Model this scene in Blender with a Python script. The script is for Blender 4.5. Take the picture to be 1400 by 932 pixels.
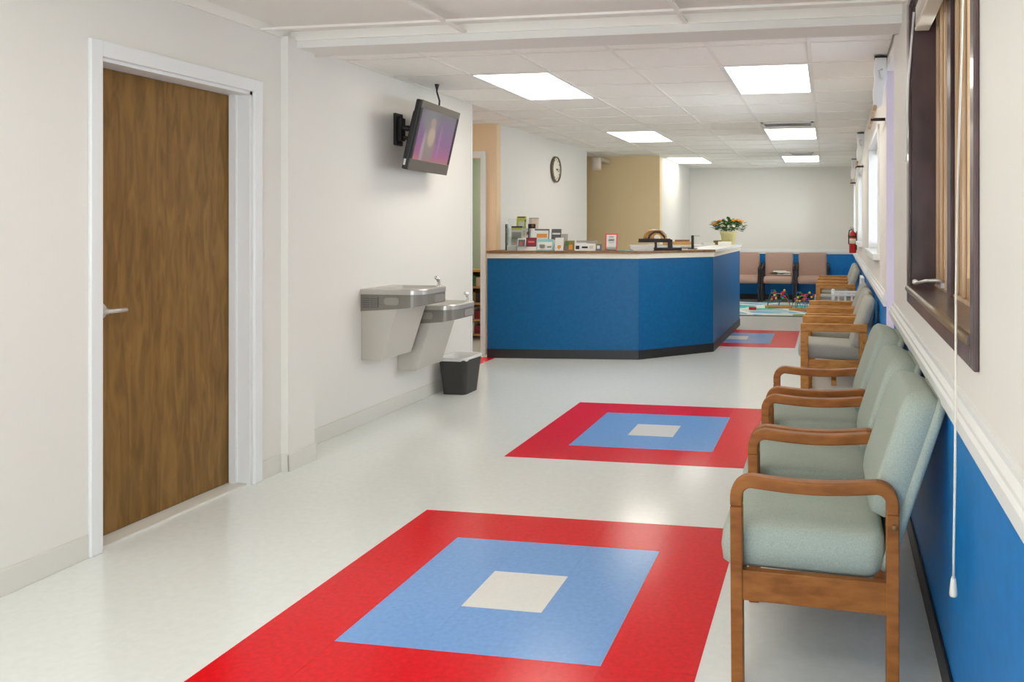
import bpy, bmesh, math, random
from math import pi, sin, cos
from mathutils import Vector, Matrix
random.seed(4)
for o in list(bpy.data.objects): bpy.data.objects.remove(o)
scene = bpy.context.scene
COL = scene.collection

# ------------------------------------------------------------------ camera
cam_d = bpy.data.cameras.new('camera'); cam = bpy.data.objects.new('camera', cam_d); COL.objects.link(cam)
cam_d.sensor_fit = 'HORIZONTAL'; cam_d.sensor_width = 36.0
cam_d.lens = 1110.6 / 1400 * 36
cam_d.shift_x = -(940 - 700) / 1400
cam_d.shift_y = (309.5 - 466) / 1400
cam_d.clip_start = 0.05
cam.location = (0, 0, 1.378); cam.rotation_euler = (pi / 2, 0, 0.170)
scene.camera = cam

# ------------------------------------------------------------------ world (soft overcast daylight) and exposure
w = bpy.data.worlds.new('world'); scene.world = w; w.use_nodes = True
bg = w.node_tree.nodes['Background']
bg.inputs[0].default_value = (0.88, 0.93, 1.0, 1); bg.inputs[1].default_value = 5.8
LAMP = 5.2            # strength of the fluorescent diffusers
vs = scene.view_settings
vs.view_transform = 'Standard'; vs.look = 'None'; vs.gamma = 1; vs.use_curve_mapping = False
vs.exposure = 0.47

# ------------------------------------------------------------------ materials
def lin(c):
    r = []
    for v in c:
        v /= 255.0
        r.append(v / 12.92 if v <= .04045 else ((v + .055) / 1.055) ** 2.4)
    return (*r, 1)
MATS = {}
def mat(name, col, rough=.5, metal=0, spec=.5, var=0.0, vscale=8, bump=0.0, bscale=60, coat=0, stretch=None, col2=None, trans=0, alpha=1, emit=None, estr=0, sheen=0, distort=0.0, world=False, crough=.08):
    m = bpy.data.materials.new(name); m.use_nodes = True
    nt = m.node_tree; b = nt.nodes['Principled BSDF']
    b.inputs['Roughness'].default_value = rough; b.inputs['Metallic'].default_value = metal
    b.inputs['Specular IOR Level'].default_value = spec
    if coat: b.inputs['Coat Weight'].default_value = coat; b.inputs['Coat Roughness'].default_value = crough
    if trans: b.inputs['Transmission Weight'].default_value = trans; b.inputs['IOR'].default_value = 1.45
    if sheen: b.inputs['Sheen Weight'].default_value = sheen
    if emit: b.inputs['Emission Color'].default_value = lin(emit); b.inputs['Emission Strength'].default_value = estr
    c = lin(col); b.inputs['Base Color'].default_value = c
    if var or bump or col2:
        tc = nt.nodes.new('ShaderNodeTexCoord'); mp = nt.nodes.new('ShaderNodeMapping')
        nt.links.new((nt.nodes.new('ShaderNodeNewGeometry').outputs['Position'] if world else tc.outputs['Object']), mp.inputs[0])
        if stretch: mp.inputs['Scale'].default_value = stretch
        if var or col2:
            n = nt.nodes.new('ShaderNodeTexNoise'); n.inputs['Scale'].default_value = vscale; n.inputs['Detail'].default_value = 6
            n.inputs['Distortion'].default_value = distort
            nt.links.new(mp.outputs[0], n.inputs[0])
            r = nt.nodes.new('ShaderNodeValToRGB'); r.color_ramp.elements[0].position = .33; r.color_ramp.elements[1].position = .67
            if col2: a_, b_ = c, lin(col2)
            else: a_, b_ = tuple(x * (1 - var) for x in c[:3]) + (1,), tuple(min(1, x * (1 + var)) for x in c[:3]) + (1,)
            r.color_ramp.elements[0].color = a_; r.color_ramp.elements[1].color = b_
            nt.links.new(n.outputs[0], r.inputs[0]); nt.links.new(r.outputs[0], b.inputs['Base Color'])
        if bump:
            n2 = nt.nodes.new('ShaderNodeTexNoise'); n2.inputs['Scale'].default_value = bscale; n2.inputs['Detail'].default_value = 4
            nt.links.new(mp.outputs[0], n2.inputs[0])
            bp = nt.nodes.new('ShaderNodeBump'); bp.inputs['Strength'].default_value = bump; bp.inputs['Distance'].default_value = .01
            nt.links.new(n2.outputs[0], bp.inputs['Height']); nt.links.new(bp.outputs[0], b.inputs['Normal'])
    MATS[name] = m
    return m
mat('wall', (230, 227, 220), .55, spec=.3, bump=.05, bscale=180)
mat('wall_lavender', (222, 212, 224), .6, spec=.3)
mat('wall_warm', (238, 210, 174), .6, spec=.3)
mat('wall_tan', (242, 217, 170), .6, spec=.3)
mat('wall_green', (196, 214, 190), .6, spec=.3)
mat('ceiling_paint', (238, 234, 226), .8, spec=.2)
mat('ceiling_tile', (248, 245, 238), .9, spec=.1, var=.03, vscale=120, bump=.35, bscale=160, world=True)
mat('grid', (240, 236, 228), .6)
mat('floor', (229, 232, 228), .16, spec=.5, var=.025, vscale=30, bump=.02, bscale=9)
mat('base_white', (220, 217, 208), .5)
mat('base_black', (38, 38, 42), .45)
mat('paint_white', (232, 233, 232), .35)
mat('wall_blue', (0, 122, 196), .5, spec=.15, coat=.25, crough=.3, var=.07, vscale=18, bump=.06, bscale=160)
mat('desk_blue', (4, 92, 144), .5, spec=.15, coat=.3, crough=.3, var=.10, vscale=30, bump=.10, bscale=140)
mat('vct_red', (222, 6, 24), .2, spec=.17, var=.10, vscale=55, bump=.035, bscale=11, world=True)
mat('vct_blue', (118, 164, 222), .2, spec=.28, var=.06, vscale=55, bump=.035, bscale=11, world=True)
mat('vct_white', (226, 226, 222), .17, spec=.5, var=.02, vscale=55, bump=.03, bscale=11, world=True)
mat('diffuser', (250, 250, 250), .5, emit=(255, 247, 234), estr=LAMP)
mat('door_wood', (116, 86, 44), .5, spec=.25, col2=(146, 110, 60), vscale=6, stretch=(1, 4, .6), distort=1.1, bump=.05, bscale=60)
mat('bentwood', (130, 76, 30), .45, spec=.25, col2=(160, 100, 46), vscale=4, stretch=(3, 3, 9))
mat('oak', (164, 106, 46), .42, spec=.3, col2=(196, 138, 68), vscale=4, stretch=(3, 3, 10))
mat('fabric_grey', (170, 180, 169), .95, spec=.05, var=.10, vscale=220, bump=.25, bscale=420)
mat('fabric_grey2', (164, 164, 154), .95, spec=.1, var=.10, vscale=220, bump=.2, bscale=400, sheen=.15)
mat('fabric_mauve', (176, 146, 132), .95, spec=.1, var=.08, vscale=150)
mat('dark_metal', (42, 36, 38), .4, metal=.3)
mat('window_wood', (52, 36, 36), .28, col2=(92, 70, 70), vscale=4, stretch=(2, 4, .8), coat=.25)
mat('nosing', (112, 92, 66), .35, coat=.2)  # highlight along the dark wood put into a lighter base colour
mat('sash_wood', (176, 140, 100), .4, col2=(214, 186, 152), vscale=3, stretch=(6, 6, .6))
def glass_material():
    m = bpy.data.materials.new('glass'); m.use_nodes = True; nt = m.node_tree
    nt.nodes.remove(nt.nodes['Principled BSDF']); out = nt.nodes['Material Output']
    f = nt.nodes.new('ShaderNodeFresnel'); f.inputs['IOR'].default_value = 1.45
    a = nt.nodes.new('ShaderNodeBsdfTransparent'); b = nt.nodes.new('ShaderNodeBsdfGlossy'); b.inputs['Roughness'].default_value = .02
    a.inputs[0].default_value = (.94, .96, .96, 1); x = nt.nodes.new('ShaderNodeMixShader')
    nt.links.new(f.outputs[0], x.inputs[0]); nt.links.new(a.outputs[0], x.inputs[1]); nt.links.new(b.outputs[0], x.inputs[2]); nt.links.new(x.outputs[0], out.inputs[0])
    MATS['glass'] = m
glass_material()
mat('stainless', (190, 188, 182), .32, metal=.55, var=.04, vscale=40, stretch=(1, 1, 12))
mat('fountain_grey', (132, 128, 120), .38, metal=.25)
mat('fountain_body', (200, 195, 186), .4, metal=.2)
mat('chrome', (220, 220, 220), .12, metal=1)
mat('nickel', (214, 212, 208), .35, metal=.6)
mat('black_plastic', (22, 22, 24), .3)
mat('black_soft', (34, 32, 32), .6)
mat('bezel', (92, 86, 80), .3)
mat('wood_dark', (112, 78, 40), .4, col2=(142, 102, 56), vscale=4, stretch=(8, 2, 8))
mat('wood_shelf', (196, 150, 84), .5, var=.1, vscale=6)
mat('red_paint', (196, 16, 22), .3, coat=.3)
mat('label_cream', (232, 222, 202), .6)
mat('cord', (226, 222, 210), .7)
mat('mesh_grey', (52, 50, 48), .5, var=.35, vscale=260)
mat('liner', (206, 206, 204), .35)
mat('paper', (232, 230, 224), .8)
mat('paper_grey', (170, 166, 158), .8)
mat('ink', (52, 50, 54), .8)
mat('ink_mid', (120, 116, 118), .8)
mat('p_lime', (206, 206, 92), .7); mat('p_olive', (134, 122, 62), .7); mat('p_maroon', (134, 44, 58), .7)
mat('p_teal', (150, 204, 200), .7); mat('p_orange', (232, 150, 62), .7); mat('p_beige', (218, 200, 180), .7)
mat('p_red', (220, 92, 84), .7); mat('p_slate', (98, 98, 98), .7); mat('p_green', (72, 120, 62), .7)
mat('acrylic', (226, 230, 232), .1, trans=.85)
mat('leaf', (60, 112, 46), .5, var=.3, vscale=30); mat('petal_orange', (236, 160, 52), .6); mat('petal_cream', (246, 236, 196), .6)
mat('pot', (236, 226, 160), .4)
mat('pad', (158, 153, 144), .35, metal=.2)
mat('gold_brown', (146, 98, 40), .3, col2=(206, 160, 88), vscale=14)
mat('gold_dark', (70, 46, 26), .35)
mat('orange_plastic', (244, 128, 30), .4)
mat('bead_red', (204, 30, 60), .3); mat('bead_blue', (40, 60, 170), .3); mat('bead_yellow', (236, 196, 60), .3); mat('bead_green', (40, 150, 90), .3)
mat('steel', (150, 150, 150), .3, metal=.8)
mat('sensor_white', (222, 208, 190), .5)
mat('clock_face', (232, 226, 210), .5)
mat('clock_rim', (120, 108, 84), .3, metal=.5)

def rug_material():
    m = bpy.data.materials.new('rug'); m.use_nodes = True; nt = m.node_tree; b = nt.nodes['Principled BSDF']
    b.inputs['Roughness'].default_value = .95
    tc = nt.nodes.new('ShaderNodeTexCoord')
    v = nt.nodes.new('ShaderNodeTexVoronoi'); v.inputs['Scale'].default_value = 2.6
    nt.links.new(tc.outputs['Object'], v.inputs['Vector'])
    sp = nt.nodes.new('ShaderNodeSeparateColor'); nt.links.new(v.outputs['Color'], sp.inputs[0])
    r = nt.nodes.new('ShaderNodeValToRGB'); r.color_ramp.interpolation = 'CONSTANT'
    cols = [(0, (120, 170, 205)), (.2, (190, 205, 190)), (.38, (70, 180, 170)), (.52, (226, 222, 205)), (.68, (150, 190, 205)), (.82, (110, 150, 80)), (.92, (200, 150, 130))]
    e = r.color_ramp.elements
    e[0].position, e[0].color = 0, lin(cols[0][1]); e[1].position, e[1].color = cols[1][0], lin(cols[1][1])
    for p, c in cols[2:]:
        k = e.new(p); k.color = lin(c)
    nt.links.new(sp.outputs[0], r.inputs[0])
    v2 = nt.nodes.new('ShaderNodeTexVoronoi'); v2.feature = 'DISTANCE_TO_EDGE'; v2.inputs['Scale'].default_value = 1.3
    nt.links.new(tc.outputs['Object'], v2.inputs['Vector'])
    lt = nt.nodes.new('ShaderNodeMath'); lt.operation = 'LESS_THAN'; lt.inputs[1].default_value = .06
    nt.links.new(v2.outputs['Distance'], lt.inputs[0])
    mx = nt.nodes.new('ShaderNodeMix'); mx.data_type = 'RGBA'
    nt.links.new(lt.outputs[0], mx.inputs['Factor']); nt.links.new(r.outputs[0], mx.inputs['A']); mx.inputs['B'].default_value = lin((222, 222, 216))
    nt.links.new(mx.outputs['Result'], b.inputs['Base Color'])
    MATS['rug'] = m
rug_material()

def screen_material():
    # the picture on the television: a pale standing figure before a purple backdrop
    m = bpy.data.materials.new('tv_picture'); m.use_nodes = True; nt = m.node_tree; b = nt.nodes['Principled BSDF']
    b.inputs['Roughness'].default_value = .2; b.inputs['Base Color'].default_value = (.02, .02, .02, 1)
    tc = nt.nodes.new('ShaderNodeTexCoord')
    sx = nt.nodes.new('ShaderNodeSeparateXYZ'); nt.links.new(tc.outputs['Generated'], sx.inputs[0])
    ramp = nt.nodes.new('ShaderNodeValToRGB'); e = ramp.color_ramp.elements
    e[0].position, e[0].color = 0, lin((186, 120, 110)); e[1].position, e[1].color = 1, lin((112, 108, 116))
    for p, c in ((.1, (176, 96, 140)), (.4, (136, 84, 140)), (.75, (122, 96, 134))):
        k = e.new(p); k.color = lin(c)
    n = nt.nodes.new('ShaderNodeTexNoise'); n.inputs['Scale'].default_value = 5; nt.links.new(tc.outputs['Generated'], n.inputs[0])
    nt.links.new(sx.outputs['Z'], ramp.inputs[0])
    cur = ramp.outputs[0]
    def ell(cy, cz, ry, rz, col, soft=.25):
        nonlocal cur
        mp = nt.nodes.new('ShaderNodeMapping'); mp.vector_type = 'POINT'
        mp.inputs['Location'].default_value = (0, -cy / ry, -cz / rz); mp.inputs['Scale'].default_value = (0, 1 / ry, 1 / rz)
        nt.links.new(tc.outputs['Generated'], mp.inputs[0])
        L = nt.nodes.new('ShaderNodeVectorMath'); L.operation = 'LENGTH'; nt.links.new(mp.outputs[0], L.inputs[0])
        ad = nt.nodes.new('ShaderNodeMath'); ad.operation = 'MULTIPLY_ADD'; ad.inputs[1].default_value = .5; ad.inputs[2].default_value = -.25
        nt.links.new(n.outputs[0], ad.inputs[0])
        a2 = nt.nodes.new('ShaderNodeMath'); a2.operation = 'ADD'; nt.links.new(L.outputs['Value'], a2.inputs[0]); nt.links.new(ad.outputs[0], a2.inputs[1])
        mr = nt.nodes.new('ShaderNodeMapRange'); mr.inputs['From Min'].default_value = 1 - soft; mr.inputs['From Max'].default_value = 1 + soft
        mr.inputs['To Min'].default_value = 1; mr.inputs['To Max'].default_value = 0
        nt.links.new(a2.outputs[0], mr.inputs['Value'])
        mx = nt.nodes.new('ShaderNodeMix'); mx.data_type = 'RGBA'
        nt.links.new(mr.outputs[0], mx.inputs['Factor']); nt.links.new(cur, mx.inputs['A']); mx.inputs['B'].default_value = lin(col)
        cur = mx.outputs['Result']
    ell(.30, .80, .22, .26, (128, 124, 130)); ell(.36, .36, .15, .40, (150, 132, 128)); ell(.38, .5, .09, .2, (192, 170, 150)); ell(.36, .78, .07, .09, (170, 150, 140))
    ell(.2, .2, .04, .3, (176, 160, 168), .5); ell(.62, .3, .03, .4, (160, 110, 160), .6)
    nt.links.new(cur, b.inputs['Emission Color']); b.inputs['Emission Strength'].default_value = .5
    MATS['tv_picture'] = m
screen_material()

# ------------------------------------------------------------------ mesh builder
class MB:
    def __init__(s): s.v = []; s.f = []; s.m = []; s.sm = []
    def add(s, vs, fs, m=0, smooth=False):
        o = len(s.v); s.v += [tuple(p) for p in vs]
        for f in fs: s.f.append([i + o for i in f]); s.m.append(m); s.sm.append(smooth)
        return s
    def box(s, x0, x1, y0, y1, z0, z1, m=0):
        vs = [(x, y, z) for z in (z0, z1) for y in (y0, y1) for x in (x0, x1)]
        return s.add(vs, [(0, 2, 3, 1), (4, 5, 7, 6), (0, 1, 5, 4), (2, 6, 7, 3), (0, 4, 6, 2), (1, 3, 7, 5)], m)
    def prism(s, poly, z0, z1, m=0, fn=None, smooth=False):
        n = len(poly); vs = [(x, y, z0) for x, y in poly] + [(x, y, z1) for x, y in poly]
        if fn: vs = [fn(*p) for p in vs]
        fs = [(i, (i + 1) % n, n + (i + 1) % n, n + i) for i in range(n)]
        s.add(vs, fs, m, smooth); s.add(vs[:n], [tuple(range(n))[::-1]], m); s.add(vs[n:], [tuple(range(n))], m)
        return s
    def tube(s, path, r, n=8, m=0, closed=False):
        P = [Vector(p) for p in path]; rings = []; up = None
        for i, p in enumerate(P):
            if closed: t = (P[(i + 1) % len(P)] - P[i - 1])
            else: t = (P[min(i + 1, len(P) - 1)] - P[max(i - 1, 0)])
            t.normalize()
            if up is None: up = Vector((0, 0, 1)) if abs(t.z) < .9 else Vector((1, 0, 0))
            a = t.cross(up); a.normalize(); b = a.cross(t); up = b
            rr = r[i] if isinstance(r, (list, tuple)) else r
            rings.append([p + a * rr * cos(2 * pi * k / n) + b * rr * sin(2 * pi * k / n) for k in range(n)])
        vs = [q for g in rings for q in g]; fs = []
        m_ = len(P) if closed else len(P) - 1
        for i in range(m_):
            j = (i + 1) % len(P)
            for k in range(n): fs.append((i * n + k, i * n + (k + 1) % n, j * n + (k + 1) % n, j * n + k))
        if not closed: fs += [tuple(range(n))[::-1], tuple(range((len(P) - 1) * n, len(P) * n))]
        return s.add(vs, fs, m, True)
    def lathe(s, prof, n=24, m=0, fn=None, smooth=True):
        vs = [(r * cos(2 * pi * k / n), r * sin(2 * pi * k / n), z) for r, z in prof for k in range(n)]
        if fn: vs = [fn(*p) for p in vs]
        fs = [(i * n + k, i * n + (k + 1) % n, (i + 1) * n + (k + 1) % n, (i + 1) * n + k) for i in range(len(prof) - 1) for k in range(n)]
        fs += [tuple(range(n))[::-1], tuple(range((len(prof) - 1) * n, len(prof) * n))]
        return s.add(vs, fs, m, smooth)
    def ball(s, c, r, n=10, m=0, sc=(1, 1, 1)):
        prof = [(max(1e-4, sin(pi * i / 8)) * r, -cos(pi * i / 8) * r) for i in range(9)]
        return s.lathe(prof, n, m, lambda x, y, z: (c[0] + x * sc[0], c[1] + y * sc[1], c[2] + z * sc[2]))
    def ribbon(s, path, half, y0, y1, m=0):
        # strip of constant width following a path in the x-z plane, extruded from y0 to y1
        P = [Vector((p[0], p[1])) for p in path]; L = []; R = []
        for i, p in enumerate(P):
            t = P[min(i + 1, len(P) - 1)] - P[max(i - 1, 0)]; t.normalize(); nrm = Vector((-t.y, t.x))
            L.append(p + nrm * half); R.append(p - nrm * half)
        n = len(P); vs = []
        for y in (y0, y1):
            vs += [(q.x, y, q.y) for q in L] + [(q.x, y, q.y) for q in R]
        fs = []
        for i in range(n - 1):
            a, b, c, d = i, i + 1, n + i + 1, n + i
            fs += [(a, b, c, d), (2 * n + d, 2 * n + c, 2 * n + b, 2 * n + a), (a, 2 * n + a, 2 * n + b, b), (d, c, 2 * n + c, 2 * n + d)]
        fs += [(0, n, 3 * n, 2 * n), (n - 1, 3 * n - 1, 4 * n - 1, 2 * n - 1)]
        return s.add(vs, fs, m)
    def build(s, name, mats, parent=None, bevel=0, loc=None, rotz=None, segs=2):
        me = bpy.data.meshes.new(name); me.from_pydata(s.v, [], s.f)
        if isinstance(mats, str): mats = [mats]
        for k in mats: me.materials.append(MATS[k])
        for p, i, sm in zip(me.polygons, s.m, s.sm): p.material_index = i; p.use_smooth = sm
        bm = bmesh.new(); bm.from_mesh(me); bmesh.ops.recalc_face_normals(bm, faces=bm.faces); bm.to_mesh(me); bm.free()
        me.update()
        o = bpy.data.objects.new(name, me); COL.objects.link(o); o.parent = parent
        if loc: o.location = loc
        if rotz is not None: o.rotation_euler = (0, 0, rotz)
        if bevel:
            b = o.modifiers.new('bevel', 'BEVEL'); b.width = bevel; b.segments = segs; b.limit_method = 'ANGLE'; b.angle_limit = .7
        return o
def rrect(w, h, r, n=5):
    pts = []
    for cx, cy, a0 in ((w / 2 - r, h / 2 - r, 0), (-w / 2 + r, h / 2 - r, pi / 2), (-w / 2 + r, -h / 2 + r, pi), (w / 2 - r, -h / 2 + r, 1.5 * pi)):
        for k in range(n + 1):
            a = a0 + pi / 2 * k / n; pts.append((cx + r * cos(a), cy + r * sin(a)))
    return pts
def pillow(mb, w, h, t, rc, re, fn, crown=0.0, m=0):
    # upholstered slab: rounded-rectangle outline w x h, thickness t, softened edges and a slight crown
    rings = []
    for s_ in (.4, .75): rings.append(([(x * s_, y * s_) for x, y in rrect(w - 2 * re, h - 2 * re, max(.003, rc - re))], -t / 2 - crown * (1 - s_ ** 2)))
    for k in range(-3, 4):
        a = pi / 2 * k / 3; ins = re * (1 - cos(a))
        d = re * sin(a) + (t / 2 - re) * (1 if k > 0 else -1 if k < 0 else 0)
        rings.append((rrect(w - 2 * ins, h - 2 * ins, max(.003, rc - ins)), d))
    for s_ in (.75, .4): rings.append(([(x * s_, y * s_) for x, y in rrect(w - 2 * re, h - 2 * re, max(.003, rc - re))], t / 2 + crown * (1 - s_ ** 2)))
    n = len(rings[0][0]); vs = [fn(x, y, d) for pts, d in rings for x, y in pts]
    fs = [(i * n + k, i * n + (k + 1) % n, (i + 1) * n + (k + 1) % n, (i + 1) * n + k) for i in range(len(rings) - 1) for k in range(n)]
    fs += [tuple(range(n))[::-1], tuple(range((len(rings) - 1) * n, len(rings) * n))]
    return mb.add(vs, fs, m, True)
def props(o, label=None, cat=None, group=None, kind=None):
    for k, v in (('label', label), ('category', cat), ('group', group), ('kind', kind)):
        if v: o[k] = v
    return o
def thing(name, label, cat, loc=(0, 0, 0), rotz=0, group=None):
    o = bpy.data.objects.new(name, None); COL.objects.link(o); o.location = loc; o.rotation_euler = (0, 0, rotz)
    o.empty_display_size = .1
    return props(o, label, cat, group)
def struct(o): o['kind'] = 'structure'; return o
def dup(root, loc, rotz=None, label=None):
    r = root.copy(); COL.objects.link(r); r.location = loc
    if rotz is not None: r.rotation_euler = (0, 0, rotz)
    if label: r['label'] = label
    for ch in list(root.children):
        c = ch.copy(); COL.objects.link(c); c.parent = r
        for g in list(ch.children):
            d = g.copy(); COL.objects.link(d); d.parent = c
    return r
def share(src, name, parent, loc):
    c = bpy.data.objects.new(name, src); COL.objects.link(c); c.parent = parent; c.location = loc
    return c

# the right-hand wall runs a touch out of parallel with the corridor
RX, RT = .325, .011
RW = dict(loc=(RX, 0, 0), rotz=-RT)
def xr(Y): return RX + RT * Y
YB = 15.4              # back wall
ZN, ZF = 2.44, 2.49    # ceiling heights before and after the header
XL1, XL2 = -3.03, -3.19

# ------------------------------------------------------------------ floor with inlaid tiles
floor = struct(MB().box(-5.8, 2.2, -3.0, 15.6, -.06, 0).build('floor', 'floor'))
T = .3048
tm = {}
for c in ('red', 'blue', 'white'):
    tm[c] = MB().box(-T / 2 + .0003, T / 2 - .0003, -T / 2 + .0003, T / 2 - .0003, -.002, .0008).build('tile', 'vct_' + c).data
    bpy.data.objects.remove(bpy.data.objects[-1]) if False else None
for o in [o for o in COL.objects if o.name.startswith('tile')]: bpy.data.objects.remove(o)
for cx, cy in ((-1.157, 2.92), (-1.147, 5.375), (-1.117, 10.04), (-4.19, 7.62)):
    for i in range(-2, 3):
        for j in range(-2, 3):
            k = max(abs(i), abs(j)); c = 'white' if k == 0 else 'blue' if k == 1 else 'red'
            x, y = cx + i * T, cy + j * T
            if cx < -3.5 and y + T / 2 > 8.32: continue
            share(tm[c], c + '_tile', floor, (x, y, 0))

# ------------------------------------------------------------------ ceilings
def ceiling(name, H, regions, xl, yl, holes=(), slab=None):
    mb = MB()
    for r in slab: mb.box(r[0], r[1], r[2], r[3], H + .05, H + .12)
    c = struct(mb.build(name, 'ceiling_paint'))
    cache = {}
    for (x0, x1, y0, y1) in regions:
        for i in range(len(xl) - 1):
            for j in range(len(yl) - 1):
                a, b, d, e = max(x0, xl[i]), min(x1, xl[i + 1]), max(y0, yl[j]), min(y1, yl[j + 1])
                if b - a < .04 or e - d < .04: continue
                mx, my = (a + b) / 2, (d + e) / 2
                if any(h[0] < mx < h[1] and h[2] < my < h[3] for h in holes): continue
                key = (round(b - a, 3), round(e - d, 3))
                if key not in cache:
                    hw, hd = key[0] / 2 - .011, key[1] / 2 - .011
                    ob = MB().box(-hw, hw, -hd, hd, .006, .02).build('ceiling_tile', 'ceiling_tile', c); cache[key] = ob.data; ob.location = (mx, my, H)
                else: share(cache[key], 'ceiling_tile', c, (mx, my, H))
        for q in ((x0, x1, y0, y0 + .012), (x0, x1, y1 - .012, y1), (x0, x0 + .012, y0, y1), (x1 - .012, x1, y0, y1)):
            MB().box(*q, H - .0006, H + .05).build('wall_angle', 'grid', c)
        for x in xl:
            if x0 < x < x1:
                MB().box(x - .012, x + .012, y0, y1, H, H + .012).build('grid_bar', 'grid', c)
        for y in yl:
            if y0 < y < y1:
                MB().box(x0, x1, y - .012, y + .012, H + .0004, H + .012).build('grid_bar', 'grid', c)
    return c
LX = ((-.73, -.11), (-2.59, -1.97)); LY = (5.60, 9.26, 12.92)
XLF = [-.11 + .62 * k for k in range(-9, 3)]
YLF = [5.60 + .61 * k for k in range(-3, 18)]
holes = [(a, b, y, y + 1.22) for a, b in LX for y in LY]
ceiling('ceiling', ZF, [(-3.19, .50, 4.44, YB), (-5.69, -3.19, 6.97, 8.30), (-3.52, -3.19, 8.30, 12.55), (-4.6, -3.52, 11.65, 12.55)], XLF, YLF, holes,
        slab=[(-5.8, .6, 4.42, 15.6)])
XLN = [-4.42, -3.19, -1.96, -.73, .50]; YLN = [3.95 - .61 * k for k in range(-1, 13)]
NL = [(-1.96, -.73, y, y + .61) for y in (2.12, .29, -1.54)]
ceiling('ceiling_near', ZN, [(-3.03, .40, -3.0, 4.20)], XLN, YLN, NL, slab=[(-3.3, .6, -3.0, 4.22)])
struct(MB().box(-3.2, xr(4.4), 4.20, 4.44, 2.398, 2.6).build('trim_header', 'wall'))

# ------------------------------------------------------------------ walls, left side
DY0, DY1, DH = 2.96, 3.89, 2.10
struct(MB().box(-3.25, XL1, -3.0, DY0, 0, 2.56).box(-3.25, XL1, DY1, 4.12, 0, 2.56).box(-3.25, XL1, DY0, DY1, DH, 2.56).build('wall_left', 'wall'))
struct(MB().box(-3.25, -2.985, 4.12, 4.36, 0, 2.45).build('wall_pilaster', 'wall'))
struct(MB().box(-3.34, XL2, 4.36, 6.97, 0, 2.6).build('wall_left_far', 'wall'))
struct(MB().box(-5.8, -3.34, 6.87, 6.97, 0, 2.6).build('wall_passage', 'wall'))
struct(MB().box(-5.8, -5.69, 6.97, 12.7, 0, 2.6).build('wall_passage_end', 'wall'))
# wall with the doorway to the green room, the clock wall, the tan wall, the bright return, the back wall
struct(MB().box(-5.8, -4.60, 8.30, 8.42, 0, 2.6).box(-3.69, -3.52, 8.30, 8.42, 0, 2.6).box(-4.60, -3.69, 8.30, 8.42, 2.12, 2.6).build('wall_doorway', 'wall_warm'))
struct(MB().box(-3.64, -3.52, 8.42, 11.65, 0, 2.6).build('wall_clock', 'wall'))
struct(MB().box(-5.69, -3.62, 10.6, 10.7, 0, 2.6).build('wall_green', 'wall_green'))
struct(MB().box(-4.7, -4.6, 10.7, 12.55, 0, 2.6).build('wall_recess', 'wall_tan'))
struct(MB().box(-4.7, -2.6, 12.55, 12.7, 0, 2.6).build('wall_tan', 'wall_tan'))
struct(MB().box(-2.72, -2.6, 12.7, YB, 0, 2.6).build('wall_return', 'wall'))
struct(MB().box(-2.72, .62, YB, YB + .12, .90, 2.6, 0).box(-2.72, .62, YB, YB + .12, 0, .90, 1).build('wall_back', ['wall', 'wall_blue']))
struct(MB().box(-3.3, .6, -3.12, -3.0, 0, .12).box(-3.3, .6, -3.12, -3.0, 2.36, 2.56).box(-3.3, -2.9, -3.12, -3.0, .12, 2.36).box(.15, .6, -3.12, -3.0, .12, 2.36).build('wall_front', 'wall'))
# green-room ceiling
struct(MB().box(-5.7, -3.5, 8.3, 10.7, 2.5, 2.535).build('ceiling_green_room', 'ceiling_paint'))

# unseen glazing added behind the viewer to let in daylight fill
win0 = struct(MB().box(-2.9, .15, -3.08, -3.06, .12, 2.36).build('window_3', 'glass'))
for x in (-2.9, -1.9, -.9, .1): MB().box(x, x + .05, -3.1, -3.02, .12, 2.36).build('mullion', 'paint_white', win0)

# baseboards
def base(name, boxes, m): return struct(sum_boxes(boxes).build(name, m, bevel=.003))
def sum_boxes(bs):
    mb = MB()
    for b in bs: mb.box(*b)
    return mb
base('baseboard_left', [(XL1, XL1 + .008, -3.0, DY0 - .055, 0, .10), (XL1, XL1 + .008, DY1 + .06, 4.12, 0, .10), (-2.985, -2.977, 4.112, 4.368, 0, .10), (XL1, -2.977, 4.112, 4.12, 0, .10)], 'base_white')
base('baseboard_left_far', [(XL2, XL2 + .008, 4.36, 6.978, 0, .10), (-3.34, XL2, 6.97, 6.978, 0, .10)], 'base_white')
base('baseboard_back', [(-2.6, .5, YB - .01, YB, 0, .10)], 'base_black')
struct(MB().box(-.01, 0, -3.0, 4.78, 0, .10).box(-.01, 0, 5.5, 15.4, 0, .10).build('baseboard_right', 'base_black', bevel=.003, **RW))
# corner guard on the wall end
cg = struct(MB().box(XL2, XL2 + .004, 6.935, 6.974, .1, 2.45).box(-3.23, XL2 + .004, 6.97, 6.974, .1, 2.45).build('trim_corner_guard', 'paint_white'))

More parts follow.
